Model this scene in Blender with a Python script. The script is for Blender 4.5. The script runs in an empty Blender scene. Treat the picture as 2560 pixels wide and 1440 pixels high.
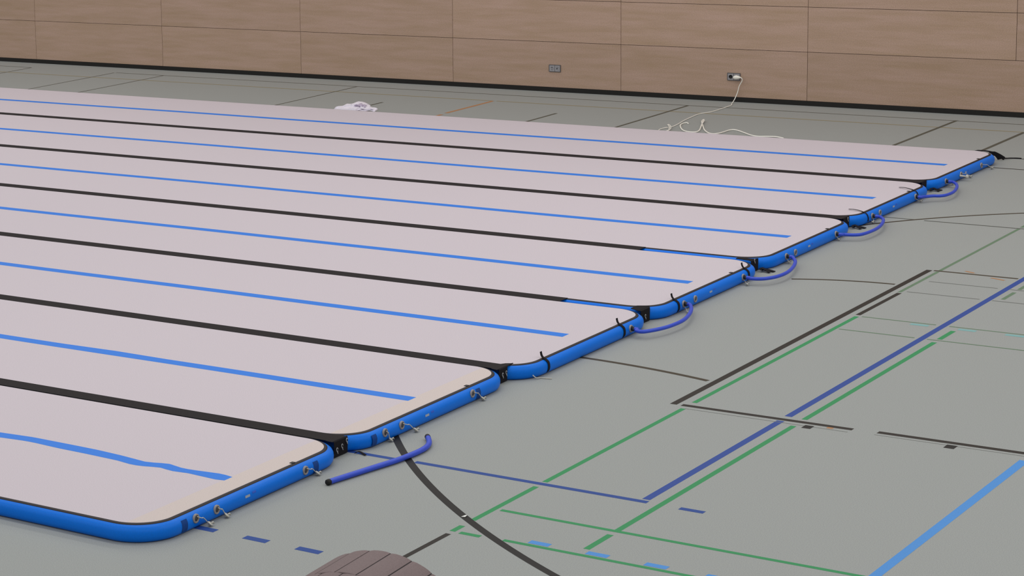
import bpy, bmesh, math, random
from mathutils import Vector, Matrix

random.seed(7)
scene = bpy.context.scene
COL = scene.collection

# ------------------------------------------------------------------ camera
# metres; X runs along the mats, Y towards the panelled wall, Z up
cam_d = bpy.data.cameras.new('camera')
cam = bpy.data.objects.new('camera', cam_d)
COL.objects.link(cam)
R_w2c = ((0.7707750325118798, 0.6358619188005146, -0.039817954187004595),
         (0.07393751948161673, -0.1513507678853118, -0.9857110064686465),
         (-0.6328025698977653, 0.7568173922947691, -0.16367144604643044))
m = Matrix((R_w2c[0], [-v for v in R_w2c[1]], [-v for v in R_w2c[2]])).transposed()
cam.matrix_world = Matrix.Translation((0, 0, 3.95365)) @ m.to_4x4()
F, CX, CY, W, H = 5799.8357, 107.940, 444.762, 2560.0, 1440.0
cam_d.sensor_fit = 'HORIZONTAL'
cam_d.sensor_width = 36.0
cam_d.lens = F / W * 36.0
cam_d.shift_x = (W / 2 - CX) / W
cam_d.shift_y = (CY - H / 2) / W
cam_d.clip_start = 0.1
cam_d.clip_end = 200
scene.camera = cam

# ------------------------------------------------------------------ world, lamps, exposure
world = bpy.data.worlds.new('hall')
scene.world = world
world.use_nodes = True
world.node_tree.nodes['Background'].inputs[0].default_value = (0.95, 1.0, 0.985, 1)
world.node_tree.nodes['Background'].inputs[1].default_value = 0.42
scene.view_settings.view_transform = 'Standard'
scene.view_settings.look = 'None'
scene.view_settings.exposure = 0.0
scene.view_settings.gamma = 1.0
scene.view_settings.use_curve_mapping = False


def ceiling_lamp(x, y, z, sx, sy, power, color=(1.0, 0.985, 0.97)):
    d = bpy.data.lights.new('hall_lamp', 'AREA')
    d.shape = 'RECTANGLE'
    d.size, d.size_y = sx, sy
    d.energy = power
    d.color = color
    o = bpy.data.objects.new('hall_lamp', d)
    o.location = (x, y, z)
    COL.objects.link(o)


for lx in (-27, -18, -9, 0, 9):
    for ly, pw in ((-4, 105), (4, 120), (12, 150), (19, 170), (24, 72)):  # unseen lamps; wall-side row and far-left column added to brighten that end
        ceiling_lamp(lx, ly, 8.0, 6.0, 1.4, pw * (0.82 if lx == -18 and 3 < ly < 20 else 1.35 if lx == -27 and ly > 15 else 1.0))


# ------------------------------------------------------------------ materials
def lin(c):
    return tuple(((v / 255.0) / 12.92 if v / 255.0 <= 0.04045 else ((v / 255.0 + 0.055) / 1.055) ** 2.4) for v in c) + (1.0,)


def mat(name, rgb, rough=0.6, var=0.0, scale=60.0, spec=0.3, bump=0.0, stretch=(1, 1, 1), sheen=0.0):
    mt = bpy.data.materials.new(name)
    mt.use_nodes = True
    nt = mt.node_tree
    b = nt.nodes['Principled BSDF']
    c = lin(rgb)
    b.inputs['Base Color'].default_value = c
    b.inputs['Roughness'].default_value = rough
    b.inputs['Specular IOR Level'].default_value = spec
    if var or bump:
        tc = nt.nodes.new('ShaderNodeTexCoord')
        mp = nt.nodes.new('ShaderNodeMapping')
        mp.inputs['Scale'].default_value = stretch
        nz = nt.nodes.new('ShaderNodeTexNoise')
        nz.inputs['Scale'].default_value = scale
        nz.inputs['Detail'].default_value = 3.0
        nt.links.new(tc.outputs['Object'], mp.inputs['Vector'])
        nt.links.new(mp.outputs['Vector'], nz.inputs['Vector'])
        if var:
            rp = nt.nodes.new('ShaderNodeValToRGB')
            rp.color_ramp.elements[0].position = 0.25
            rp.color_ramp.elements[1].position = 0.75
            rp.color_ramp.elements[0].color = tuple(v * (1 - var) for v in c[:3]) + (1,)
            rp.color_ramp.elements[1].color = tuple(min(1, v * (1 + var)) for v in c[:3]) + (1,)
            nt.links.new(nz.outputs['Fac'], rp.inputs['Fac'])
            nt.links.new(rp.outputs['Color'], b.inputs['Base Color'])
        if bump:
            bp = nt.nodes.new('ShaderNodeBump')
            bp.inputs['Strength'].default_value = bump
            bp.inputs['Distance'].default_value = 0.002
            nt.links.new(nz.outputs['Fac'], bp.inputs['Height'])
            nt.links.new(bp.outputs['Normal'], b.inputs['Normal'])
    return mt


def wood_mat():
    mt = bpy.data.materials.new('wood_panel')
    mt.use_nodes = True
    nt = mt.node_tree
    N, L = nt.nodes.new, nt.links.new
    b = nt.nodes['Principled BSDF']
    b.inputs['Roughness'].default_value = 0.55
    b.inputs['Specular IOR Level'].default_value = 0.25
    tc = N('ShaderNodeTexCoord')
    geo = N('ShaderNodeNewGeometry')
    # every panel is an island with its own cut of veneer
    off = N('ShaderNodeVectorMath'); off.operation = 'SCALE'
    cmb = N('ShaderNodeCombineXYZ')
    L(geo.outputs['Random Per Island'], cmb.inputs[0]); L(geo.outputs['Random Per Island'], cmb.inputs[2])
    L(cmb.outputs[0], off.inputs[0]); off.inputs['Scale'].default_value = 37.0
    add = N('ShaderNodeVectorMath'); add.operation = 'ADD'
    L(tc.outputs['Object'], add.inputs[0]); L(off.outputs[0], add.inputs[1])
    mp = N('ShaderNodeMapping'); mp.inputs['Scale'].default_value = (0.9, 1, 9.0)
    L(add.outputs[0], mp.inputs['Vector'])
    n1 = N('ShaderNodeTexNoise'); n1.inputs['Scale'].default_value = 1.5; n1.inputs['Detail'].default_value = 6; n1.inputs['Roughness'].default_value = 0.6
    L(mp.outputs[0], n1.inputs['Vector'])
    mp2 = N('ShaderNodeMapping'); mp2.inputs['Scale'].default_value = (70, 1, 85)
    L(add.outputs[0], mp2.inputs['Vector'])
    n2 = N('ShaderNodeTexNoise'); n2.inputs['Scale'].default_value = 1.6; n2.inputs['Detail'].default_value = 2
    L(mp2.outputs[0], n2.inputs['Vector'])
    r1 = N('ShaderNodeValToRGB')
    e = r1.color_ramp.elements
    e[0].position, e[0].color = 0.3, lin((172, 144, 121))
    e[1].position, e[1].color = 0.7, lin((186, 156, 140))
    L(n1.outputs['Fac'], r1.inputs['Fac'])
    r2 = N('ShaderNodeMapRange')
    r2.inputs['From Min'].default_value, r2.inputs['From Max'].default_value = 0.25, 0.75
    r2.inputs['To Min'].default_value, r2.inputs['To Max'].default_value = 0.80, 1.20
    L(n2.outputs['Fac'], r2.inputs['Value'])
    r3 = N('ShaderNodeMapRange')
    r3.inputs['To Min'].default_value, r3.inputs['To Max'].default_value = 0.93, 1.05
    L(geo.outputs['Random Per Island'], r3.inputs['Value'])
    mu = N('ShaderNodeMath'); mu.operation = 'MULTIPLY'
    L(r2.outputs[0], mu.inputs[0]); L(r3.outputs[0], mu.inputs[1])
    mx = N('ShaderNodeVectorMath'); mx.operation = 'SCALE'
    L(r1.outputs['Color'], mx.inputs[0]); L(mu.outputs[0], mx.inputs['Scale'])
    L(mx.outputs[0], b.inputs['Base Color'])
    return mt


M = {
    'floor': mat('grey_sports_floor', (151, 153, 151), 0.62, 0.20, 190, 0.25),
    'wood': wood_mat(),
    'gap': mat('panel_gap', (66, 54, 42), 0.9),
    'base': mat('black_rubber_base', (30, 28, 26), 0.7, 0.1, 80),
    'top': mat('mat_top_fabric', (201, 190, 197), 0.75, 0.12, 190, 0.2, 0.2),
    'cream': mat('cream_end_fabric', (205, 191, 187), 0.75, 0.12, 190, 0.2),
    'pipe': mat('black_piping', (44, 38, 40), 0.6, 0.1, 80),
    'strip': mat('black_hook_strip', (42, 38, 39), 0.85, 0.18, 160, 0.15),
    'blue': mat('blue_tarpaulin', (0, 112, 222), 0.42, 0.06, 120, 0.18),
    'tape': mat('blue_tape', (40, 122, 222), 0.55, 0.06, 120),
    'navy': mat('navy_patch', (8, 62, 132), 0.8, 0.1, 90),
    'grey_plastic': mat('grey_plastic', (142, 136, 138), 0.45, 0.05, 90, 0.4),
    'valve_core': mat('valve_core', (74, 72, 76), 0.5),
    'dark_plastic': mat('dark_plastic', (40, 40, 42), 0.5),
    'clear_plastic': mat('pale_plastic', (190, 186, 176), 0.4, 0.05, 90, 0.5),
    'white_print': mat('white_print', (156, 166, 184), 0.6),
    'violet_print': mat('violet_print', (48, 92, 200), 0.6),
    'hose': mat('blue_hose', (42, 74, 198), 0.4, 0.06, 50, 0.45),
    'black': mat('black_rubber', (26, 24, 24), 0.6),
    'webbing': mat('black_webbing', (30, 27, 30), 0.85, 0.12, 120, 0.15),
    'steel': mat('bright_steel', (150, 150, 152), 0.35, spec=0.6),
    'socket': mat('grey_socket', (156, 152, 156), 0.45, 0.05, 90, 0.4),
    'socket_dark': mat('socket_well', (92, 90, 92), 0.5),
    'cord': mat('white_cord', (240, 235, 226), 0.5, 0.03, 60, 0.4),
    'cloth': mat('white_cloth', (228, 220, 230), 0.9, 0.05, 40, 0.1),
    'cloth_lilac': mat('cloth_lilac', (186, 172, 192), 0.9, 0.05, 40, 0.1),
    'barrel': mat('mauve_brown_cover', (124, 108, 108), 0.7, 0.12, 160, 0.2),
    'seam': mat('dark_seam', (52, 46, 48), 0.8),
    'paper': mat('white_paper', (232, 230, 226), 0.8),
    'l_black': mat('court_paint_black', (42, 37, 33), 0.6, 0.1, 110, 0.25),
    'l_dark': mat('court_paint_charcoal', (32, 30, 29), 0.6, 0.1, 110, 0.25),
    'l_brown': mat('court_paint_olive', (66, 58, 46), 0.6, 0.1, 110, 0.25),
    'l_faint': mat('court_paint_worn_black', (84, 82, 72), 0.6, 0.1, 110, 0.25),
    'l_slate': mat('court_paint_slate', (86, 88, 84), 0.6, 0.08, 110, 0.25),
    'l_grey': mat('court_paint_grey', (112, 114, 111), 0.6, 0.08, 110, 0.25),
    'l_green': mat('court_paint_green', (50, 138, 86), 0.6, 0.08, 110, 0.25),
    'l_dgreen': mat('court_paint_dull_green', (100, 124, 100), 0.6, 0.12, 60, 0.25),
    'l_navy': mat('court_paint_dark_blue', (38, 70, 140), 0.6, 0.08, 110, 0.25),
    'l_blue': mat('court_paint_royal_blue', (44, 72, 145), 0.6, 0.08, 110, 0.25),
    'l_sky': mat('court_paint_light_blue', (76, 140, 208), 0.6, 0.06, 110, 0.25),
    'l_cyan': mat('court_paint_cyan', (124, 168, 168), 0.6, 0.06, 110, 0.25),
    'l_orange': mat('court_paint_orange', (172, 122, 82), 0.6, 0.08, 110, 0.25),
    'l_ochre': mat('court_paint_ochre', (146, 136, 110), 0.6, 0.08, 110, 0.25),
}


# ------------------------------------------------------------------ helpers
def link(name, verts, faces, material, parent=None, smooth=False, loc=None):
    me = bpy.data.meshes.new(name)
    me.from_pydata([tuple(v) for v in verts], [], faces)
    mats = material if isinstance(material, (list, tuple)) else [material]
    for k in mats:
        me.materials.append(k)
    if smooth:
        for p in me.polygons:
            p.use_smooth = True
    me.update()
    o = bpy.data.objects.new(name, me)
    COL.objects.link(o)
    if parent is not None:
        o.parent = parent
    if loc is not None:
        o.location = loc
    return o


def fix_normals(o):
    bm = bmesh.new(); bm.from_mesh(o.data)
    bmesh.ops.recalc_face_normals(bm, faces=bm.faces)
    bm.to_mesh(o.data); bm.free()
    return o


def root(name, label, cat, loc=(0, 0, 0), rz=0, group=None):
    o = bpy.data.objects.new(name, None)
    o.empty_display_size = 0.1
    o.location = loc
    o.rotation_euler = (0, 0, rz)
    COL.objects.link(o)
    return tag(o, label, cat, group)


def tag(o, label, cat=None, group=None):
    o['label'] = label
    if cat:
        o['category'] = cat
    if group:
        o['group'] = group
    return o


class MB:
    def __init__(s):
        s.v, s.f, s.m = [], [], []

    def add(s, verts, faces, mi=0):
        n = len(s.v)
        s.v += [tuple(x) for x in verts]
        for q in faces:
            s.f.append(tuple(i + n for i in q)); s.m.append(mi)

    def box(s, x0, x1, y0, y1, z0, z1, mi=0):
        s.add([(x0, y0, z0), (x1, y0, z0), (x1, y1, z0), (x0, y1, z0), (x0, y0, z1), (x1, y0, z1), (x1, y1, z1), (x0, y1, z1)],
              [(0, 3, 2, 1), (4, 5, 6, 7), (0, 1, 5, 4), (1, 2, 6, 5), (2, 3, 7, 6), (3, 0, 4, 7)], mi)

    def tube(s, pts, r, n=10, mi=0, caps=True):
        P = [Vector(p) for p in pts]
        rad = r if isinstance(r, (list, tuple)) else [r] * len(P)
        rings = []
        up = None
        for i, p in enumerate(P):
            t = (P[min(i + 1, len(P) - 1)] - P[max(i - 1, 0)])
            t = t.normalized() if t.length > 1e-9 else Vector((1, 0, 0))
            if up is None:
                up = Vector((0, 0, 1)) if abs(t.z) < 0.9 else Vector((1, 0, 0))
            a = t.cross(up)
            if a.length < 1e-4:
                a = t.cross(Vector((1, 0.3, 0.2)))
            a.normalize()
            bvec = a.cross(t).normalized()
            up = bvec
            rings.append([p + rad[i] * (math.cos(2 * math.pi * k / n) * a + math.sin(2 * math.pi * k / n) * bvec) for k in range(n)])
        vs = [v for ring in rings for v in ring]
        fs = []
        for i in range(len(P) - 1):
            for k in range(n):
                fs.append((i * n + k, i * n + (k + 1) % n, (i + 1) * n + (k + 1) % n, (i + 1) * n + k))
        if caps:
            fs.append(tuple(range(n))[::-1])
            fs.append(tuple((len(P) - 1) * n + k for k in range(n)))
        s.add(vs, fs, mi)

    def lathe(s, prof, origin, axis, n=20, mi=0):
        # prof: (distance along axis, radius)
        ax = Vector(axis).normalized()
        a = ax.cross(Vector((0, 0, 1)) if abs(ax.z) < 0.9 else Vector((1, 0, 0))).normalized()
        b = ax.cross(a).normalized()
        o = Vector(origin)
        vs, fs = [], []
        for d, r in prof:
            for k in range(n):
                t = 2 * math.pi * k / n
                vs.append(o + ax * d + (a * math.cos(t) + b * math.sin(t)) * max(r, 1e-5))
        for i in range(len(prof) - 1):
            for k in range(n):
                fs.append((i * n + k, i * n + (k + 1) % n, (i + 1) * n + (k + 1) % n, (i + 1) * n + k))
        s.add(vs, fs, mi)

    def ribbon(s, pts, side, width, th, mi=0):
        # a strap: rectangular section swept along pts, `side` is the width direction (or one per point)
        P = [Vector(p) for p in pts]
        vs, fs = [], []
        for i, p in enumerate(P):
            t = (P[min(i + 1, len(P) - 1)] - P[max(i - 1, 0)]).normalized()
            sd = Vector(side).normalized()
            nn = t.cross(sd).normalized()
            w = width[i] if isinstance(width, (list, tuple)) else width
            for a, b in ((-1, -1), (1, -1), (1, 1), (-1, 1)):
                vs.append(p + sd * (a * w / 2) + nn * (b * th / 2))
        for i in range(len(P) - 1):
            for k in range(4):
                fs.append((i * 4 + k, i * 4 + (k + 1) % 4, (i + 1) * 4 + (k + 1) % 4, (i + 1) * 4 + k))
        fs.append((3, 2, 1, 0)); fs.append(tuple(len(P) * 4 - 4 + k for k in range(4)))
        s.add(vs, fs, mi)

    def build(s, name, material, parent=None, smooth=False, loc=None):
        o = link(name, s.v, s.f, material, parent, smooth, loc)
        for p, mi in zip(o.data.polygons, s.m):
            p.material_index = mi
        return fix_normals(o)


def spline(pts, n=8):
    P = [Vector(p) for p in pts]
    out = []
    for i in range(len(P) - 1):
        p0, p1, p2, p3 = P[max(i - 1, 0)], P[i], P[i + 1], P[min(i + 2, len(P) - 1)]
        for k in range(n):
            t = k / n
            out.append(0.5 * ((2 * p1) + (p2 - p0) * t + (2 * p0 - 5 * p1 + 4 * p2 - p3) * t * t + (3 * p1 - p0 - 3 * p2 + p3) * t ** 3))
    out.append(P[-1])
    return out


def struct(o):
    o['kind'] = 'structure'
    return o


# ------------------------------------------------------------------ setting: floor with its court lines
YW = 26.27
floor = struct(link('floor', [(-46, -14, 0), (18, -14, 0), (18, YW + 0.1, 0), (-46, YW + 0.1, 0)], [(0, 1, 2, 3)], M['floor']))
tag(floor, 'grey sports hall floor with coloured court lines')
line_z = [0.00025]


def court(key, label, w, pts, z=None):
    """a painted line along a polyline, as a part of the floor"""
    P = [Vector((p[0], p[1], 0)) for p in pts]
    vs, fs = [], []
    zz = z if z else line_z[0]
    line_z[0] += 0.000008
    for i, p in enumerate(P):
        t = (P[min(i + 1, len(P) - 1)] - P[max(i - 1, 0)]).normalized()
        nn = Vector((-t.y, t.x, 0))
        vs += [tuple(p - nn * w / 2 + Vector((0, 0, zz))), tuple(p + nn * w / 2 + Vector((0, 0, zz)))]
    for i in range(len(P) - 1):
        fs.append((2 * i, 2 * i + 2, 2 * i + 3, 2 * i + 1))
    o = fix_normals(link('court_line', vs, fs, M[key], floor))
    if o.data.polygons[0].normal.z < 0:
        o.data.flip_normals()
    tag(o, label)
    o['kind'] = 'structure'
    return o


def cell(key, label, x0, x1, y0, y1):
    """axis-aligned line or dash, snapped to the court grid"""
    if (x1 - x0) >= (y1 - y0):
        return court(key, label, y1 - y0, [(x0, (y0 + y1) / 2), (x1, (y0 + y1) / 2)])
    return court(key, label, x1 - x0, [((x0 + x1) / 2, y0), ((x0 + x1) / 2, y1)])


def by(key, label, x, w, y0, y1):
    return cell(key, label, x - w / 2, x + w / 2, y0, y1)


def bx(key, label, y, w, x0, x1):
    return cell(key, label, x0, x1, y - w / 2, y + w / 2)


# lines running towards the wall
by('l_black', 'broad black court line', -6.081, 0.046, 13.363, 18.020)
for y0, y1 in ((10.424, 10.535), (10.645, 11.365), (11.465, 13.300), (13.460, 16.228)):
    by('l_green', 'green court line', -5.985, 0.034, y0, y1)
by('l_black', 'black court line', -5.995, 0.036, 16.275, 17.115)
for y0, y1 in ((17.140, 17.990), (18.035, 20.000), (20.036, 23.2)):
    by('l_dgreen', 'faded green court line', -6.005, 0.028, y0, y1)
by('l_black', 'black court line', -5.981, 0.032, 7.0, 10.378)
for y0, y1 in ((11.467, 13.338), (13.452, 24.0)):
    by('l_blue', 'dark blue court line', -5.374, 0.046, y0, y1)
for y0, y1 in ((10.537, 10.815), (10.890, 13.270), (13.435, 15.735), (15.832, 16.118)):
    by('l_green', 'green court line', -5.266, 0.036, y0, y1)
for y0, y1 in ((17.256, 17.530), (17.635, 20.5)):
    by('l_dgreen', 'faded green court line', -5.289, 0.030, y0, y1)
by('l_sky', 'light blue court line', -3.916, 0.053, 8.5, 13.245)
# lines running along the mats
bx('l_black', 'black court line', 13.375, 0.046, -6.028, -4.945)
bx('l_black', 'black court line', 13.392, 0.048, -4.800, -2.5)
bx('l_grey', 'thin grey groove line', 13.304, 0.009, -5.975, -4.950)  # floor groove, its shadow line put in as flat grey colour
bx('l_grey', 'thin grey groove line', 13.331, 0.009, -4.800, -2.5)  # groove continues, shade again drawn as grey
cell('l_dark', 'short black court mark', -5.215, -5.160, 13.255, 13.325)
cell('l_dark', 'short black court mark', -4.378, -4.318, 13.270, 13.345)
cell('l_orange', 'small orange court mark', -5.088, -5.050, 13.322, 13.352)
bx('l_navy', 'dark blue court line', 11.413, 0.044, -7.33, -6.878)
bx('l_navy', 'dark blue court line', 11.425, 0.044, -6.800, -5.344)
bx('l_green', 'green court line', 10.882, 0.034, -5.945, -3.0)
bx('l_green', 'green court line', 10.426, 0.038, -5.940, -5.818)
bx('l_green', 'green court line', 10.438, 0.033, -5.690, -3.6)
for x0, x1 in ((-7.19, -7.043), (-6.856, -6.708), (-6.524, -6.376)):
    bx('l_navy', 'dark blue court dash', 9.752, 0.055, x0, x1)
bx('l_navy', 'dark blue court dash', 11.418, 0.044, -5.156, -5.016)
for x0, x1 in ((-5.572, -5.440), (-5.247, -5.112), (-4.927, -4.790), (-4.604, -4.46)):
    bx('l_sky', 'light blue court dash', 10.489, 0.050, x0 + 0.008, x1 - 0.008)
for x0, x1 in ((-5.587, -5.460), (-5.256, -5.134), (-4.936, -4.81)):
    bx('l_cyan', 'pale cyan court dash', 16.186, 0.050, x0, x1)
bx('l_brown', 'thin black court line', 18.015, 0.034, -6.046, -5.412)
for y, segs in ((17.612, ((-5.946, -5.437), (-5.346, -4.2))), (17.185, ((-5.964, -5.433), (-5.341, -4.2)))):
    for x0, x1 in segs:
        bx('l_grey', 'thin grey groove line', y, 0.018, x0, x1)
for y, segs in ((16.240, ((-5.953, -5.427), (-5.334, -3.8))), (15.797, ((-5.953, -5.424), (-5.338, -3.8)))):
    for x0, x1 in segs:
        bx('l_dgreen', 'thin faded green court line', y, 0.019, x0, x1)
court('l_orange', 'short orange court mark', 0.024, [(-5.835, 18.105), (-5.755, 18.065)])
court('l_orange', 'short orange court mark', 0.024, [(-5.595, 17.955), (-5.480, 17.908)])
# between the mats and the wall
bx('l_faint', 'thin black court line', 25.765, 0.028, -20.12, -5.0)
bx('l_faint', 'thin black court line', 25.795, 0.026, -24.0, -21.72)
bx('l_ochre', 'thin ochre court line', 25.235, 0.042, -23.5, -13.86)
bx('l_ochre', 'thin ochre court line', 25.235, 0.042, -13.80, -7.58)
by('l_faint', 'thin black court line', -21.70, 0.026, 24.5, 25.795)
for x in (-20.142, -19.275, -16.127):
    by('l_faint', 'thin black court line', x, 0.026, 23.5, 25.75)
by('l_faint', 'thin black court line', -15.034, 0.034, 24.0, 24.60)
by('l_orange', 'orange court line', -13.845, 0.046, 24.08, 25.22)
by('l_orange', 'short orange court mark', -13.831, 0.046, 23.75, 23.96)
by('l_faint', 'thin black court line', -12.657, 0.036, 23.5, 24.58)
by('l_faint', 'black court line', -11.553, 0.036, 23.5, 25.76)
by('l_faint', 'black court line', -8.446, 0.038, 23.5, 25.79)
by('l_faint', 'black court line', -7.563, 0.040, 23.4, 25.24)
bx('l_black', 'thin black court line', 23.533, 0.028, -7.26, -5.5)
bx('l_black', 'thin black court line', 22.912, 0.028, -7.30, -5.5)
bx('l_slate', 'thin dark grey court line', 19.992, 0.024, -7.20, -6.875)
bx('l_slate', 'thin dark grey court line', 19.985, 0.026, -6.80, -4.8)


def arc(key, label, cx, cy, r, a0, a1, w, n=64):
    court(key, label, w, [(cx + r * math.cos(a0 + (a1 - a0) * k / n), cy + r * math.sin(a0 + (a1 - a0) * k / n)) for k in range(n + 1)])


A = math.atan2
arc('l_dark', 'broad black curved court line', -1.577, 16.165, 7.084, A(11.95 - 16.165, -7.28 + 1.577), A(9.62 - 16.165, -4.30 + 1.577), 0.047)
arc('l_brown', 'thin black curved court line', -7.256, 10.111, 4.054, A(14.164 - 10.111, -7.20 + 7.256), A(14.009 - 10.111, -6.135 + 7.256), 0.040)
arc('l_brown', 'thin black curved court line', -6.094, 15.703, 1.690, A(17.0, -10.0) - 0.06, A(17.391 - 15.703, -6.128 + 6.094), 0.034)
arc('l_brown', 'thin black curved court line', -3.531, 17.396, 4.235, A(19.35 - 17.396, -7.29 + 3.531), A(21.3 - 17.396, -5.2 + 3.531), 0.034)

# ------------------------------------------------------------------ setting: panelled wall
wb = MB()
wb.box(-46, 18, YW + 0.016, YW + 0.2, 0, 7.5, 1)
rows = [0.055, 0.628]
while rows[-1] < 7.2:
    rows.append(rows[-1] + 0.524)
G = 0.0026
for ri in range(len(rows) - 1):
    k = -10
    while -22.0 + 2.336 * k < 17.5:
        x0, k2 = -22.0 + 2.336 * k, k + 1
        if ri == 0 and k2 == 6:
            k2 = 7
        x1 = -22.0 + 2.336 * k2
        wb.box(x0 + G, x1 - G, YW, YW + 0.016, rows[ri] + G, rows[ri + 1] - G, 0)
        k = k2
wall = struct(wb.build('wall_back', [M['wood'], M['gap']]))
tag(wall, 'light brown wood panelled sports hall wall')
bb = MB()
bb.box(-46, 18, YW - 0.012, YW + 0.016, 0.0, 0.056)
tag(struct(bb.build('baseboard_back', M['base'])), 'black base strip along the foot of the panelled wall')

# ------------------------------------------------------------------ inflatable mats
MW, ML, CR = 1.982, 15.0, 0.27
SIDE = [(0.030, 0.0), (0.013, 0.008), (0.005, 0.020), (0.001, 0.034), (0.0, 0.050), (0.002, 0.064), (0.009, 0.078), (0.020, 0.087), (0.036, 0.0935)]
PIPE = [(0.036, 0.0930), (0.036, 0.0948), (0.046, 0.0985), (0.056, 0.1003), (0.057, 0.1)]


def outline(o, n=14):
    """rounded rectangle, inset by o; local frame: right end at x = 0, width about y = 0"""
    pts = []
    r = CR - o
    cs = [(-CR, -MW / 2 + CR, -90), (-CR, MW / 2 - CR, 0), (-ML + CR, MW / 2 - CR, 90), (-ML + CR, -MW / 2 + CR, 180)]
    for cx, cy, a in cs:
        for k in range(n + 1):
            t = math.radians(a + 90.0 * k / n)
            pts.append((cx + r * math.cos(t), cy + r * math.sin(t)))
    return pts


def band(prof):
    vs, fs = [], []
    n = len(outline(0))
    for o, z in prof:
        vs += [(x, y, z) for x, y in outline(o)]
    for i in range(len(prof) - 1):
        for k in range(n):
            fs.append((i * n + k, i * n + (k + 1) % n, (i + 1) * n + (k + 1) % n, (i + 1) * n + k))
    return vs, fs


def side_off(z):
    for (o0, z0), (o1, z1) in zip(SIDE, SIDE[1:]):
        if z0 <= z <= z1:
            return o0 + (o1 - o0) * (z - z0) / (z1 - z0)
    return 0.036


def hug(y, w, z0, z1, lift=0.0012, n=7):
    """a patch lying on the rounded end face"""
    vs, fs = [], []
    for i in range(n + 1):
        z = z0 + (z1 - z0) * i / n
        vs += [(-side_off(z) + lift, y - w / 2, z), (-side_off(z) + lift, y + w / 2, z)]
    for i in range(n):
        fs.append((2 * i, 2 * i + 1, 2 * i + 3, 2 * i + 2))
    return vs, fs


proto = {}


def shared(name, make, material, parent, smooth=False):
    """first call builds the mesh, later calls copy the object (shared mesh data)"""
    if name not in proto:
        vs, fs = make()
        proto[name] = fix_normals(link(name, vs, fs, material, parent, smooth))
        return proto[name]
    o = proto[name].copy()
    COL.objects.link(o)
    o.parent = parent
    return o


def top_mesh():
    pts = outline(0.0565)
    return [(x, y, 0.1) for x, y in pts], [tuple(range(len(pts)))]


def end_strip_mesh():
    vs = []
    o = 0.059
    inner = outline(o)
    edge = [(x, y) for x, y in inner if x > -CR - 0.001]
    half = len(edge)
    vs = [(x, y, 0.1003) for x, y in edge]
    n0 = len(vs)
    for x, y in edge:
        vs.append((-0.205, max(-MW / 2 + 0.07, min(MW / 2 - 0.07, y)), 0.1003))
    fs = []
    for k in range(half - 1):
        if edge[k][0] > -0.205 and edge[k + 1][0] > -0.205:
            fs.append((k, k + 1, n0 + k + 1, n0 + k))
    return vs, fs


vproto = {}


def valve(parent, y, cap_at=None, z=0.056, sag=0.0, hosed=False):
    """screw valve on the end face; cap_at = (x, y) of its cap on the floor, in the mat's frame"""
    if 'valve' not in vproto:
        b = MB()
        b.lathe([(-0.004, 0.0265), (0.004, 0.0265), (0.0065, 0.0245), (0.0072, 0.0205), (0.0062, 0.0175), (0.002, 0.016)], (0, 0, 0), (1, 0, 0), 24)
        vproto['valve'] = v = b.build('valve', M['grey_plastic'], parent, True)
        c = MB()
        c.lathe([(0.0022, 0.0162), (0.0022, 0.009), (0.005, 0.0075), (0.0055, 0.0)], (0, 0, 0), (1, 0, 0), 18)
        vproto['core'] = c.build('valve_core', M['valve_core'], v, True)
    else:
        v = vproto['valve'].copy(); COL.objects.link(v); v.parent = parent
        c = vproto['core'].copy(); COL.objects.link(c); c.parent = v
    v.location = (0.0, y, z)
    if cap_at:
        cx, cy = cap_at[0], cap_at[1] - y
        e = Vector((cx, cy, 0.014 - z))
        s = Vector((0.0075, 0.0, 0.012)) if not hosed else Vector((0.006, 0.0, -0.0225))
        mid = (s + e) / 2 + Vector((0.004 + sag, 0, (0.014 - sag) if not hosed else -0.004))
        t = MB()
        t.tube(spline([s, s * 0.7 + e * 0.3 + Vector((0.008, 0, 0.006 if not hosed else -0.004)), mid, e]), 0.0026, 6)
        t.build('cap_tether', M['clear_plastic'], v, True)
        q = MB()
        a = Vector((0.5, 0.35, 0.75))
        base = e - Vector((0, 0, 0.004))
        k_ = 0.9 if hosed else 1.08
        q.lathe([(d_ * k_, r_ * k_) for d_, r_ in ((-0.004, 0.0), (-0.004, 0.008), (0.006, 0.009), (0.0065, 0.0155), (0.0105, 0.0155), (0.012, 0.010), (0.012, 0.0))], base, a, 16)
        q.tube([base + a * 0.010, base + a * 0.018 + Vector((0.004, 0.010, 0)) * k_, base + a * 0.012 + Vector((0.006, 0.020, -0.006)) * k_], 0.004 * k_, 7)
        q.build('valve_cap', M['clear_plastic'], v, True)
    return v


END_X = [-7.148, -7.153, -7.093, -7.103, -7.123, -7.150, -7.183]
MID_Y = [10.292, 12.31, 14.31, 16.31, 18.31, 20.31, 22.31]
SHIFT = [0.0, -0.055, 0.0, 0.035, 0.0, 0.0, 0.0]
MAT_LABELS = [
    'white inflatable mat nearest the camera, with a wavy blue tape stripe',
    'white inflatable mat second from the camera, behind the loose blue hose',
    'white inflatable mat with a plain blue end, third from the camera',
    'middle white inflatable mat, fourth from the camera',
    'white inflatable mat third from the wall, fifth from the camera',
    'white inflatable mat second from the wall, thin strap lying on its corner',
    'white inflatable mat nearest the wall, with a black flap at its far corner',
]
MATS_GROUP = 'inflatable mats laid side by side'


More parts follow.
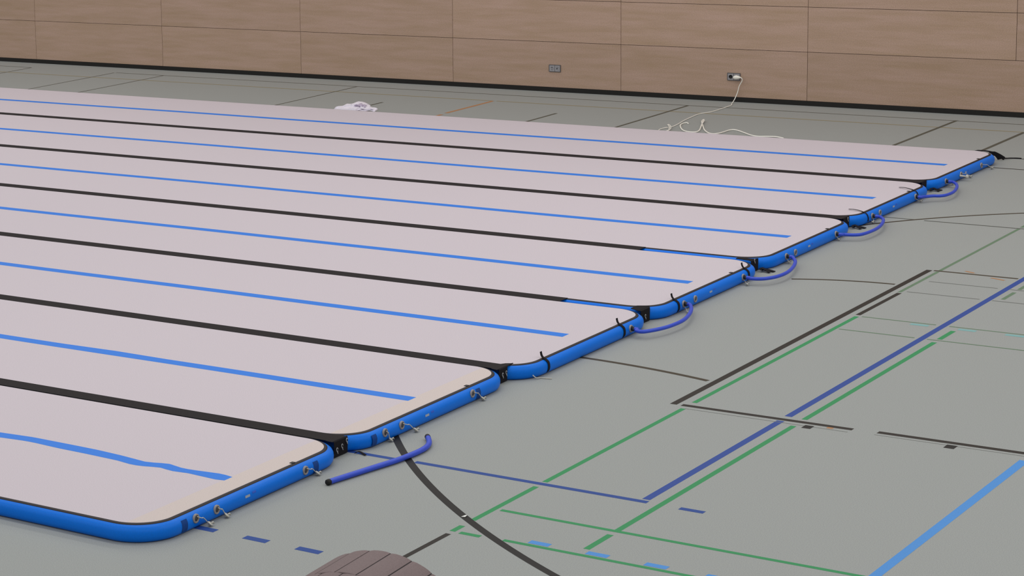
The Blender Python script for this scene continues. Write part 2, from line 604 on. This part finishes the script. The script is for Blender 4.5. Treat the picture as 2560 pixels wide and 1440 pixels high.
def stripe(parent, lower, upper, name='tape_stripe'):
    """tape on the mat top; lower / upper are (x, y) edges in the mat's frame, matching counts"""
    vs, fs = [], []
    for (xa, ya), (xb, yb) in zip(lower, upper):
        vs += [(xa, ya, 0.1004), (xb, yb, 0.1004)]
    for i in range(len(lower) - 1):
        fs.append((2 * i, 2 * i + 2, 2 * i + 3, 2 * i + 1))
    return fix_normals(link(name, vs, fs, M['tape'], parent))


def interp(tab, x):
    for (x0, y0), (x1, y1) in zip(tab, tab[1:]):
        if x0 <= x <= x1:
            return y0 + (y1 - y0) * (x - x0) / (x1 - x0)
    return tab[0][1] if x < tab[0][0] else tab[-1][1]


T1U = [(-9.103, 10.376), (-8.813, 10.380), (-8.526, 10.376), (-8.336, 10.371), (-8.138, 10.353), (-7.936, 10.323), (-7.810, 10.366), (-7.681, 10.333), (-7.599, 10.340), (-7.428, 10.363), (-7.35, 10.345)]
T1L = [(-9.023, 10.282), (-8.779, 10.292), (-8.556, 10.275), (-8.346, 10.270), (-8.102, 10.258), (-7.975, 10.234), (-7.881, 10.250), (-7.814, 10.278), (-7.711, 10.256), (-7.600, 10.270), (-7.383, 10.253), (-7.35, 10.264)]
TAPE_END = [-7.345, -7.345, -7.305, -7.285, -7.325, -7.355, -7.395]

mats = []
for i in range(7):
    X, Y = END_X[i], MID_Y[i]
    r = root('inflatable_mat', MAT_LABELS[i], 'inflatable mat', (X, Y, 0), 0, MATS_GROUP)
    mats.append(r)
    shared('top_surface', top_mesh, M['top'], r)
    shared('side_wall', lambda: band(SIDE), M['blue'], r, True)
    shared('edge_piping', lambda: band(PIPE), M['pipe'], r, True)
    if i < 2:
        shared('end_strip', end_strip_mesh, M['cream'], r)
    # blue tape along the middle of the mat
    xe = TAPE_END[i]
    xs = [-21.9]
    while xs[-1] < xe - 0.001:
        step = 0.05 if (i == 0 and xs[-1] > -9.3) else 0.45
        xs.append(min(xs[-1] + step, xe))
    lo, up = [], []
    ph = i * 1.7
    for x in xs:
        wob = 0.006 * math.sin(x * 0.9 + ph) + 0.003 * math.sin(x * 2.3 + ph * 2)
        if i == 0 and x > -9.2:
            yl, yu = interp(T1L, x), interp(T1U, x)
        elif i == 1:
            k = 0.018 * math.exp(-((x + 9.85) / 0.25) ** 2) 
            yl, yu = Y - 0.05 + wob, Y + 0.05 + wob + k
        else:
            yl, yu = Y - 0.05 + wob, Y + 0.05 + wob
        lo.append((x - X, yl - Y)); up.append((x - X, yu - Y))
    stripe(r, lo, up)
    s = SHIFT[i]
    if i != 2:
        # printed mark and the small tab under the top edge
        for key, nm, lab, yy, z0, z1, w in (('white_print', 'printed_mark', 'small pale printed mark', -0.085, 0.050, 0.064, 0.046),
                                            ('violet_print', 'printed_mark', 'small violet printed mark', -0.018, 0.058, 0.070, 0.036)):
            vs, fs = hug(yy + s, w, z0, z1)
            tag(fix_normals(link(nm, vs, fs, M[key], r)), lab)
        tb = MB()
        tb.box(-0.074, -0.052, 0.445, 0.475, 0.099, 0.1035)
        tb.build('edge_tab', M['dark_plastic'], r)
    if i < 2:
        for yy in ((-0.675, 0.612) if i == 0 else (-0.755, 0.505)):
            vs, fs = hug(yy, 0.052, 0.012, 0.080)
            tag(fix_normals(link('hook_patch', vs, fs, M['navy'], r, True)), 'dark blue fabric patch')

# valves and their tethered caps
valve(mats[0], -0.576, (0.030, -0.495), 0.062)
valve(mats[0], -0.383, (0.020, -0.325), 0.060)
valve(mats[0], 0.498, (0.012, 0.60), 0.056)
valve(mats[1], -0.640, (0.010, -0.60), 0.066)
valve(mats[1], -0.445, (0.030, -0.338), 0.066)
valve(mats[1], 0.425, (0.020, 0.515), 0.066)
valve(mats[2], 0.575, None)
lt = MB()
lt.tube(spline([(-0.02, -0.845, 0.030), (0.000, -0.835, 0.012), (0.012, -0.800, 0.005), (0.040, -0.790, 0.005), (0.085, -0.780, 0.006)], 5), 0.0035, 6)
tag(lt.build('loose_tether', M['clear_plastic'], mats[2], True), 'pale loose tether')
valve(mats[3], -0.547 + 0.02, (0.06, -0.60), hosed=True)
valve(mats[3], -0.330, None)
valve(mats[3], 0.545, (0.045, 0.50), hosed=True)
valve(mats[4], -0.560, (0.02, -0.57), hosed=True)
valve(mats[4], -0.375, None)
valve(mats[4], 0.495, (0.02, 0.49), hosed=True)
valve(mats[5], -0.600, (0.02, -0.66), hosed=True)
valve(mats[5], -0.42, None)
valve(mats[5], 0.465, (0.03, 0.50), hosed=True)
valve(mats[6], -0.640, (0.02, -0.52), hosed=True)
valve(mats[6], -0.22, (0.03, -0.06))
valve(mats[6], 0.36, (0.05, 0.50))
# the short nozzle left standing in the farthest mat's second valve
nz = MB()
nz.lathe([(0, 0.010), (0.055, 0.009), (0.055, 0.016), (0.062, 0.019), (0.074, 0.018), (0.080, 0.012), (0.080, 0.0)], (0.0, -0.26, 0.05), (0.9, 0.35, -0.12), 14)
tag(nz.build('valve_nozzle', M['clear_plastic'], mats[6], True), 'pale plastic nozzle')


def tie(mi, y, kind, name='tie_strap'):
    b = MB()
    if kind == 'up':       # loose end standing up above the edge, then down the end face
        pts = [(-0.066, y + 0.012, 0.142), (-0.060, y + 0.010, 0.120), (-0.046, y + 0.004, 0.106), (-0.026, y, 0.0985), (-0.004, y - 0.002, 0.082), (0.004, y - 0.004, 0.055), (0.002, y - 0.006, 0.030), (-0.012, y - 0.006, 0.012)]
        b.ribbon(spline(pts, 5), (0, 1, 0), 0.024, 0.003)
    else:                  # thin end lying over the top of the mat
        pts = [(-0.19, y + 0.045, 0.109), (-0.14, y + 0.035, 0.112), (-0.09, y + 0.02, 0.109), (-0.05, y, 0.1045), (-0.012, y - 0.01, 0.090), (0.004, y - 0.015, 0.055), (0.002, y - 0.015, 0.028)]
        b.ribbon(spline(pts, 5), (0, 1, 0), 0.013, 0.003)
    b.build(name, M['webbing'], mats[mi])


tie(2, -0.655, 'up')
tie(2, 0.475, 'up')
tie(3, -0.610, 'up')
tie(3, 0.655, 'up')
tie(5, -0.690, 'flat')
tie(5, 0.535, 'flat')
# loose end flap of the last mat, hanging off its far corner
lf = MB()
lf.ribbon(spline([(-0.24, 0.955, 0.1005), (-0.16, 0.965, 0.100), (-0.10, 0.985, 0.088), (-0.055, 1.02, 0.055), (-0.035, 1.05, 0.014)], 5), (0.75, 0.35, 0.2), [0.03] * 10 + [0.055] * 11, 0.005)
lf.ribbon(spline([(-0.10, 0.995, 0.07), (-0.06, 1.045, 0.055), (-0.015, 1.10, 0.012)], 5), (0.3, 0.3, 1), 0.035, 0.005)
lf.tube(spline([(-0.03, 1.09, 0.012), (0.01, 1.16, 0.010), (0.03, 1.20, 0.006), (0.07, 1.205, 0.008), (0.11, 1.225, 0.005)], 5), 0.006, 6)
lf.build('loose_flap', M['webbing'], mats[6])

# ------------------------------------------------------------------ black joining strips over the gaps
GAPS = [11.303, 13.31, 15.31, 17.31, 19.31, 21.31]
STRIP_END = [-7.30, -7.30, -7.83, -8.15, -7.36, -7.38]
STRIP_LABELS = [
    'black joining strip between the two mats nearest the camera, silver hooks at its end',
    'black joining strip between the second and third mats from the camera, two silver hooks',
    'black joining strip between the third and fourth mats from the camera',
    'black joining strip between the fourth and fifth mats, ending in the longest blue gap',
    'black joining strip between the fifth and sixth mats from the camera',
    'black joining strip closest to the panelled wall, between the last two mats',
]
for i, gy in enumerate(GAPS):
    r = root('joining_strip', STRIP_LABELS[i], 'joining strip', (0, gy, 0), 0, 'black strips joining the mats')
    xe = STRIP_END[i]
    X = min(END_X[i], END_X[i + 1])
    b = MB()
    hw = 0.0655
    L_ = [(-22.0, hw, hw), (xe, hw, hw)]
    if i in (0, 1, 4, 5):   # the strip widens with the rounded corners
        a0, a1 = {0: (0.076, 0.078), 1: (0.088, 0.125), 4: (0.078, 0.082), 5: (0.085, 0.115)}[i]
        L_ += [(X - 0.13, (a0 + hw) / 2 + 0.003, (a1 + hw) / 2), (X - 0.085, a0, a1)]
    vs = []
    for x, a, c in L_:
        vs += [(x, -a, 0.1008), (x, c, 0.1008), (x, -a, 0.1024), (x, c, 0.1024)]
    fs = [(0, 1, 3, 2)]
    for k in range(len(L_) - 1):
        n = 4 * k
        fs += [(n, n + 1, n + 5, n + 4), (n + 2, n + 6, n + 7, n + 3), (n, n + 4, n + 6, n + 2), (n + 1, n + 3, n + 7, n + 5)]
    n = 4 * (len(L_) - 1)
    fs.append((n, n + 2, n + 3, n + 1))
    b.add(vs, fs)
    b.build('strip_band', M['strip'], r)
    # end flap: drop widened to fill the notch, its black doubling as notch shade
    f = MB()
    xd = X - 0.085

    def notch(x):
        # free width between the two rounded corners at x
        out = []
        for e in (END_X[i], END_X[i + 1]):
            d = max(0.0, x - (e - CR))
            out.append(CR - math.sqrt(max(0.0, CR * CR - d * d)))
        return -(0.009 + out[0]), 0.009 + out[1]
    lo, hi = notch(xd)
    nc, nw = (lo + hi) / 2, (hi - lo) - 0.012
    if i in (2, 3):
        # flap lying over the corner only
        x0, ctr, w0, w1 = (0.175, 0.01, 0.10, 0.19) if i == 2 else (0.215, -0.025, 0.045, 0.075)
        f.ribbon([(X - x0, ctr, 0.1048), (X - x0 * 0.75, ctr, 0.1052), (X - 0.10, ctr, 0.1050), (xd + 0.002, nc, 0.099), (xd + 0.002, nc, 0.070), (xd, nc, 0.004)], (0, 1, 0),
                 [w0, (w0 + w1) / 2, w1, nw, nw, nw], 0.004)
    else:
        f.ribbon([(X - 0.088, (a1 - a0) / 2, 0.1042), (xd + 0.003, nc, 0.100), (xd + 0.003, nc, 0.070), (xd + 0.001, nc, 0.035), (xd, nc, 0.004)], (0, 1, 0),
                 [a0 + a1, nw, nw, nw, nw], 0.004)
    f.build('end_flap_notch_shade', M['webbing'], r)
    # snap hooks
    hooks = {0: ((-0.050, 0.052), (0.005, 0.062), (0.058, 0.085)), 1: ((-0.040, 0.062), (0.008, 0.066)), 2: ((-0.012, 0.055),), 3: ((-0.010, 0.098),), 4: ((0.03, 0.088),), 5: ()}[i]
    for hy, hz in hooks:
        h = MB()
        c = Vector((X - 0.076, hy, hz))
        ring = [c + Vector((0.002, 0.008 * math.cos(t), 0.011 * math.sin(t))) for t in [2 * math.pi * k / 16 for k in range(15)]]
        h.tube(ring, 0.0026, 7)
        h.tube([c + Vector((0.002, 0, -0.011)), c + Vector((0.004, 0.002, -0.020)), c + Vector((0.003, 0.006, -0.026))], 0.0030, 7)
        h.build('snap_hook', M['steel'], r, True)
    # strap tail on the floor
    tails = {0: [((X - 0.02, 0.06, 0.012), (-7.17, 0.10, 0.012), (-7.11, 0.075, 0.006))], 
             3: [((X - 0.03, 0.02, 0.02), (-7.17, 0.055, 0.03), (-7.085, 0.02, 0.008)), ((X - 0.03, 0.04, 0.012), (-7.16, 0.09, 0.015), (-7.07, 0.07, 0.006))],
             4: [((X - 0.03, 0.02, 0.02), (-7.19, 0.075, 0.03), (-7.115, 0.045, 0.008)), ((X - 0.03, 0.04, 0.012), (-7.18, 0.12, 0.012), (-7.10, 0.10, 0.006))],
             5: [((X - 0.03, 0.02, 0.02), (-7.22, 0.11, 0.03), (-7.15, 0.09, 0.008)), ((X - 0.03, 0.04, 0.012), (-7.21, 0.15, 0.012), (-7.15, 0.15, 0.006))]}.get(i, [])
    for tl in tails:
        t = MB()
        t.ribbon(spline(tl, 5), (0.25, 1, 0), 0.034 if i else 0.014, 0.004)
        t.build('strap_tail', M['webbing'], r)

# ------------------------------------------------------------------ blue hoses
HOSES = [
    ('blue hose arching between the third and fourth mats, nearest of the four joined hoses',
     (2, 0.575), (3, -0.527), [(-7.040, 14.862), (-7.005, 14.850), (-6.972, 14.877), (-6.925, 14.989), (-6.898, 15.125), (-6.896, 15.312), (-6.935, 15.498), (-6.990, 15.660)]),
    ('blue hose arching between the fourth and fifth mats from the camera',
     (3, 0.545), (4, -0.560), [(-7.045, 16.856), (-6.987, 16.868), (-6.936, 16.921), (-6.897, 17.035), (-6.893, 17.206), (-6.930, 17.410), (-6.991, 17.605), (-7.060, 17.735)]),
    ('blue hose arching between the fifth and sixth mats, its bow near the crossing floor lines',
     (4, 0.495), (5, -0.600), [(-7.060, 18.835), (-6.996, 18.851), (-6.946, 18.907), (-6.926, 19.054), (-6.931, 19.243), (-6.968, 19.447), (-7.025, 19.624), (-7.085, 19.720)]),
    ('blue hose arching between the last two mats, farthest from the camera',
     (5, 0.465), (6, -0.640), [(-7.085, 20.835), (-7.035, 20.900), (-6.985, 20.925), (-6.950, 21.000), (-6.948, 21.180), (-7.000, 21.424), (-7.062, 21.590), (-7.120, 21.680)]),
]
for label, (ma, ya), (mb_, yb), mid in HOSES:
    a = Vector((END_X[ma] + 0.012, MID_Y[ma] + ya, 0.056)); c = Vector((END_X[mb_] + 0.012, MID_Y[mb_] + yb, 0.056))
    a2, c2 = a + Vector((0.035, 0, 0)), c + Vector((0.035, 0, 0))
    org = Vector((a.x, a.y, 0))
    n = len(mid)
    P = [a, a2] + [Vector((x, y, 0.052)) for x, y in mid] + [c2, c]
    r = root('connecting_hose', label, 'hose', org, 0, 'blue hoses joining neighbouring mats')
    P = [p - org for p in P]
    S = spline(P, 7)
    b = MB(); b.tube(S, 0.0138, 14)
    b.build('tube', M['hose'], r, True)
    for q in ((P[0], P[1]), (P[-1], P[-2])):
        k = MB()
        d = (q[1] - q[0])
        k.lathe([(0.0, 0.0), (0.0, 0.0165), (0.010, 0.0170), (0.013, 0.0155), (0.015, 0.0140)], q[0], d, 16)
        k.build('coupling', M['dark_plastic'], r, True)

org = Vector((-6.88, 11.35, 0))
r = root('air_hose', 'loose blue hose with black ends lying on the floor across the curved black line', 'hose', org)
LH = [(-6.983, 10.756), (-6.976, 10.804), (-6.944, 10.981), (-6.906, 11.187), (-6.877, 11.345), (-6.862, 11.515), (-6.864, 11.635), (-6.888, 11.730), (-6.934, 11.812), (-6.984, 11.878)]
P = [Vector((x, y, 0.0185)) - org for x, y in LH]
S = spline(P, 8)
b = MB(); b.tube(S[5:-3], 0.0165, 14)
b.build('tube', M['hose'], r, True)
for a, c in ((S[6], S[0]), (S[-5], S[-1])):
    k = MB()
    d = c - a
    k.lathe([(0.0, 0.0172), (d.length * 0.3, 0.0178), (d.length * 0.8, 0.0172), (d.length, 0.013), (d.length, 0.0)], a, d, 16)
    tag(k.build('end_fitting', M['black'], r, True), 'black end fitting')


# ------------------------------------------------------------------ wall sockets and the white cable
def socket(label, x0, x1, z0, z1, plugged):
    xc, zc = (x0 + x1) / 2, (z0 + z1) / 2
    w, h = (x1 - x0), (z1 - z0)
    r = root('wall_socket', label, 'wall socket', (xc, YW, zc), 0, 'double sockets in the panelled wall')
    f = MB()
    # frame: outer ring of four bars
    t = 0.007
    for bx0, bx1, bz0, bz1 in ((-w / 2, w / 2, h / 2 - t, h / 2), (-w / 2, w / 2, -h / 2, -h / 2 + t), (-w / 2, -w / 2 + t, -h / 2 + t, h / 2 - t), (w / 2 - t, w / 2, -h / 2 + t, h / 2 - t), (-t * 0.3, t * 0.3, -h / 2 + t, h / 2 - t)):
        f.box(bx0, bx1, -0.010, 0.0, bz0, bz1)
    tag(f.build('frame', M['socket_dark'], r), 'dark grey frame')
    for s in (-1, 1):
        ins = MB()
        a, c = (-w / 2 + t, -t * 0.3) if s < 0 else (t * 0.3, w / 2 - t)
        ins.box(a, c, -0.008, 0.0, -h / 2 + t, h / 2 - t)
        o = ins.build('socket_insert', M['socket'], r)
        cx = (a + c) / 2
        well = MB()
        if plugged and s < 0:
            well.lathe([(0.0, 0.0), (0.0, 0.019), (-0.003, 0.020), (-0.003, 0.022), (0.001, 0.022)], (cx, -0.0095, 0), (0, 1, 0), 22)
            tag(well.build('socket_well', M['black'], o, True), 'black round socket well')
        else:
            well.lathe([(0.0, 0.0), (0.0, 0.0205), (-0.002, 0.021), (-0.002, 0.022), (0.001, 0.022)], (cx, -0.0090, 0), (0, 1, 0), 22)
            well.build('socket_well', M['socket'], o, True)
            pin = MB()
            for dz in ((-0.0095, 0.0095) if s < 0 else (0.0,)):
                pin.lathe([(0.0, 0.0), (0.0, 0.005 if s < 0 else 0.008), (0.001, 0.005)], (cx - (0 if s < 0 else 0.004), -0.0115, dz - 0.004), (0, 1, 0), 12)
            pin.build('pin_hole', M['black'], o)
    return r


socket('grey double wall socket with nothing plugged in, left of the white cable', -13.625, -13.466, 0.252, 0.341, False)
socket('grey double wall socket with a white plug in it', -11.289, -11.128, 0.254, 0.344, True)

org = Vector((-11.17, YW, 0))
r = root('power_cable', 'white power cable running from the wall plug to loops behind the mats', 'cable', org)
pl = MB()
ctr = Vector((-11.170, YW - 0.012, 0.300))
pl.lathe([(0.0, 0.0), (0.0, 0.020), (0.014, 0.021), (0.030, 0.020), (0.036, 0.012), (0.036, 0.0)], ctr - org, (0, -1, 0), 20)
pl.lathe([(-0.030, 0.0), (-0.028, 0.012), (-0.018, 0.020), (0.004, 0.0235), (0.030, 0.021), (0.050, 0.014), (0.064, 0.008), (0.066, 0.0)], ctr - org + Vector((0.004, -0.040, -0.002)), (1, -0.1, 0.05), 20)
pl.build('plug', M['cord'], r, True)
cb = MB()
C1 = [(-11.104, 26.212, 0.301), (-11.090, 26.215, 0.292), (-11.087, 26.222, 0.264), (-11.123, 26.222, 0.194), (-11.142, 26.221, 0.121), (-11.165, 26.19, 0.040), (-11.140, 26.05, 0.006),
      (-11.096, 25.928, 0.006), (-11.081, 25.591, 0.006), (-11.085, 25.330, 0.006), (-11.137, 25.150, 0.006), (-11.120, 24.915, 0.006), (-11.078, 24.592, 0.006), (-11.020, 24.296, 0.006),
      (-10.999, 24.107, 0.006), (-11.028, 24.013, 0.006), (-11.040, 23.906, 0.006), (-11.015, 23.80, 0.006), (-10.955, 23.70, 0.006),
      # small kink that shows over the edge, then the loops
      (-10.90, 23.78, 0.014), (-10.94, 23.90, 0.014), (-11.01, 24.06, 0.012), (-11.085, 24.185, 0.010), (-11.095, 24.215, 0.010), (-11.075, 24.195, 0.011), (-10.995, 24.06, 0.018), (-10.92, 23.89, 0.016), (-10.86, 23.66, 0.008),
      (-10.70, 23.56, 0.006), (-10.56, 23.60, 0.006)]
cb.tube(spline([Vector(p) - org for p in C1], 7), 0.0052, 8)
C2 = [(-10.93, 24.375), (-10.965, 24.425), (-10.99, 24.38), (-10.965, 24.25), (-10.88, 24.07), (-10.79, 23.92), (-10.71, 23.835), (-10.64, 23.81), (-10.60, 23.84), (-10.605, 23.92), (-10.65, 24.06), (-10.76, 24.36), (-10.835, 24.58), (-10.872, 24.66),
      (-10.862, 24.60), (-10.815, 24.48), (-10.69, 24.23), (-10.57, 24.00), (-10.455, 23.835), (-10.385, 23.785), (-10.345, 23.84), (-10.335, 23.98), (-10.335, 24.09), (-10.305, 24.15), (-10.23, 24.11), (-10.11, 23.99), (-9.98, 23.86), (-9.88, 23.81), (-9.79, 23.845), (-9.70, 23.86), (-9.60, 23.80)]
cb.tube(spline([Vector((x, y, 0.008 + (0.010 if 10 < k < 16 else 0))) - org for k, (x, y) in enumerate(C2)], 7), 0.0075, 8)
cb.build('cord', M['cord'], r, True)

# ------------------------------------------------------------------ folded cloth behind the mats
r = root('folded_cloth', 'crumpled white folded cloth lying behind the last mat', 'cloth', (-14.87, 23.72, 0))


def sheet(x0, x1, yf, yb, top, thick, mi, b, lean=0.0, nx=22, ny=7):
    """one soft folded layer: closed slab with a rolled front edge"""
    vs, fs = [], []
    for i in range(nx + 1):
        u = i / nx
        for j in range(ny + 1):
            v = j / ny
            x = x0 + (x1 - x0) * u + lean * v
            y = yf + (yb - yf) * v + 0.012 * math.sin(u * 9 + v * 2)
            z = top(u, v) + 0.004 * math.sin(17 * u + 5 * v) + 0.003 * math.sin(31 * u * v + 2)
            vs.append((x, y, max(z, 0.006)))
    nn = len(vs)
    for (x, y, z) in vs[:nn]:
        vs.append((x, y, max(z - thick, 0.001)))
    w = ny + 1
    for i in range(nx):
        for j in range(ny):
            a = i * w + j
            fs.append((a, a + w, a + w + 1, a + 1))
            fs.append((nn + a, nn + a + 1, nn + a + w + 1, nn + a + w))
    for i in range(nx):
        for j in (0, ny):
            a = i * w + j
            fs.append((a, nn + a, nn + a + w, a + w))
    for j in range(ny):
        for i in (0, nx):
            a = i * w + j
            fs.append((a, a + 1, nn + a + 1, nn + a))
    b.add(vs, fs, mi)


def prof(tab):
    return lambda u: interp(tab, u)


body = MB()
pA = prof([(0, 0.020), (0.04, 0.046), (0.3, 0.074), (0.55, 0.094), (0.72, 0.113), (0.80, 0.108), (0.92, 0.090), (1, 0.078)])
sheet(-0.315, 0.085, 0.00, 0.19, lambda u, v: pA(u) * (1 - 0.45 * (v - 0.55) ** 2), 0.10, 0, body)
pL = prof([(0, 0.022), (0.2, 0.050), (0.6, 0.066), (1, 0.070)])
sheet(-0.305, 0.05, -0.10, 0.02, lambda u, v: pL(u) * (0.80 + 0.2 * v), 0.06, 0, body)
pB = prof([(0, 0.070), (0.4, 0.088), (0.75, 0.084), (1, 0.074)])
sheet(0.00, 0.155, 0.00, 0.10, lambda u, v: pB(u) * (0.9 + 0.1 * v), 0.014, 0, body)
pC = prof([(0, 0.056), (0.3, 0.066), (0.7, 0.070), (0.9, 0.064), (1, 0.052)])
sheet(-0.02, 0.290, -0.05, 0.04, lambda u, v: pC(u) * (0.88 + 0.12 * v), 0.010, 0, body)
pD = prof([(0, 0.040), (0.4, 0.050), (0.8, 0.054), (1, 0.046)])
sheet(-0.06, 0.296, -0.075, 0.01, lambda u, v: pD(u) * (0.86 + 0.14 * v), 0.009, 0, body)
pF = prof([(0, 0.024), (0.5, 0.028), (1, 0.020)])
sheet(-0.08, 0.230, -0.11, -0.02, lambda u, v: pF(u) * (0.8 + 0.2 * v), 0.016, 0, body)
body.build('cloth_layers', M['cloth'], r, True)
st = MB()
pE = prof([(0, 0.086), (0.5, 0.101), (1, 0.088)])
sheet(-0.08, 0.125, -0.006, 0.05, lambda u, v: pE(u) * (0.94 + 0.06 * v), 0.012, 0, st)  # one fold in a darker lilac tone than the other layers
tag(st.build('lilac_fold', M['cloth_lilac'], r, True), 'lilac tinted fold')

# ------------------------------------------------------------------ segmented barrel at the bottom edge
BR, BX, BY, BYAW = 0.431, -4.78, 7.788, 0.068
r = root('padded_barrel', 'mauve brown padded barrel with dark seams, cut off by the bottom of the frame', 'padded barrel', (BX, BY, 0), BYAW)
NSEG = 28
STEP = 2 * math.pi / NSEG
body, seams = MB(), MB()
bands = [(0.0, -0.311), (-0.311, -0.622), (-0.622, -0.933)]
for bi, (ya, yb) in enumerate(bands):
    offs = 0.064 + (0.0 if bi % 2 == 0 else STEP * 0.45)
    for k in range(NSEG):
        t0 = offs + k * STEP + 0.0065
        t1 = offs + (k + 1) * STEP - 0.0065
        nn = 5
        vs = []
        for j in range(nn + 1):
            t = t0 + (t1 - t0) * j / nn
            bulge = BR - 0.003 * abs(2 * j / nn - 1) ** 4
            for yy, rr in ((ya, bulge - 0.020), (ya, bulge - 0.002), (ya - 0.006, bulge), (yb + 0.006, bulge), (yb, bulge - 0.002), (yb, bulge - 0.020)):
                vs.append((rr * math.sin(t), yy + (-0.0025 if yy == ya else 0.0025 if yy == yb else 0), BR + rr * math.cos(t)))
        fs = []
        for j in range(nn):
            for q in range(5):
                a = j * 6 + q
                fs.append((a, a + 1, a + 7, a + 6))
            fs.append((j * 6 + 5, j * 6, (j + 1) * 6, (j + 1) * 6 + 5))
        fs.append((0, 5, 4, 3, 2, 1)); fs.append(tuple(nn * 6 + q for q in range(6)))
        body.add(vs, fs)
body.build('cover_panels', M['barrel'], r)
seams.lathe([(0.0, 0.0), (0.0, BR - 0.012), (0.006, BR - 0.0045), (0.927, BR - 0.0045), (0.933, BR - 0.012), (0.933, 0.0)], (0, 0.0, BR), (0, -1, 0), 112)
tag(seams.build('seam_core', M['seam'], r, True), 'dark core showing as seams')

for d0, d1 in ((-0.002, 0.002), (0.931, 0.936)):
    ec = MB()
    ec.lathe([(d0, 0.0), (d0, BR - 0.020), (d1, BR - 0.020), (d1, 0.0)], (0, 0.0, BR), (0, -1, 0), 64)
    ec.build('end_cover', M['barrel'], r, True)

# ------------------------------------------------------------------ litter
sc_ = MB()
sc_.add([(-0.012, -0.013, 0.001), (0.010, -0.008, 0.002), (0.013, 0.010, 0.009), (-0.003, 0.015, 0.004), (-0.012, -0.013, 0.002), (0.010, -0.008, 0.003), (0.013, 0.010, 0.010), (-0.003, 0.015, 0.005)],
        [(0, 3, 2, 1), (4, 5, 6, 7), (0, 1, 5, 4), (1, 2, 6, 5), (2, 3, 7, 6), (3, 0, 4, 7)])
o = sc_.build('paper_scrap', M['paper'], None, False, (-6.052, 10.672, 0.0012))
tag(o, 'tiny white paper scrap on the edge of the broad curved black line', 'paper scrap')
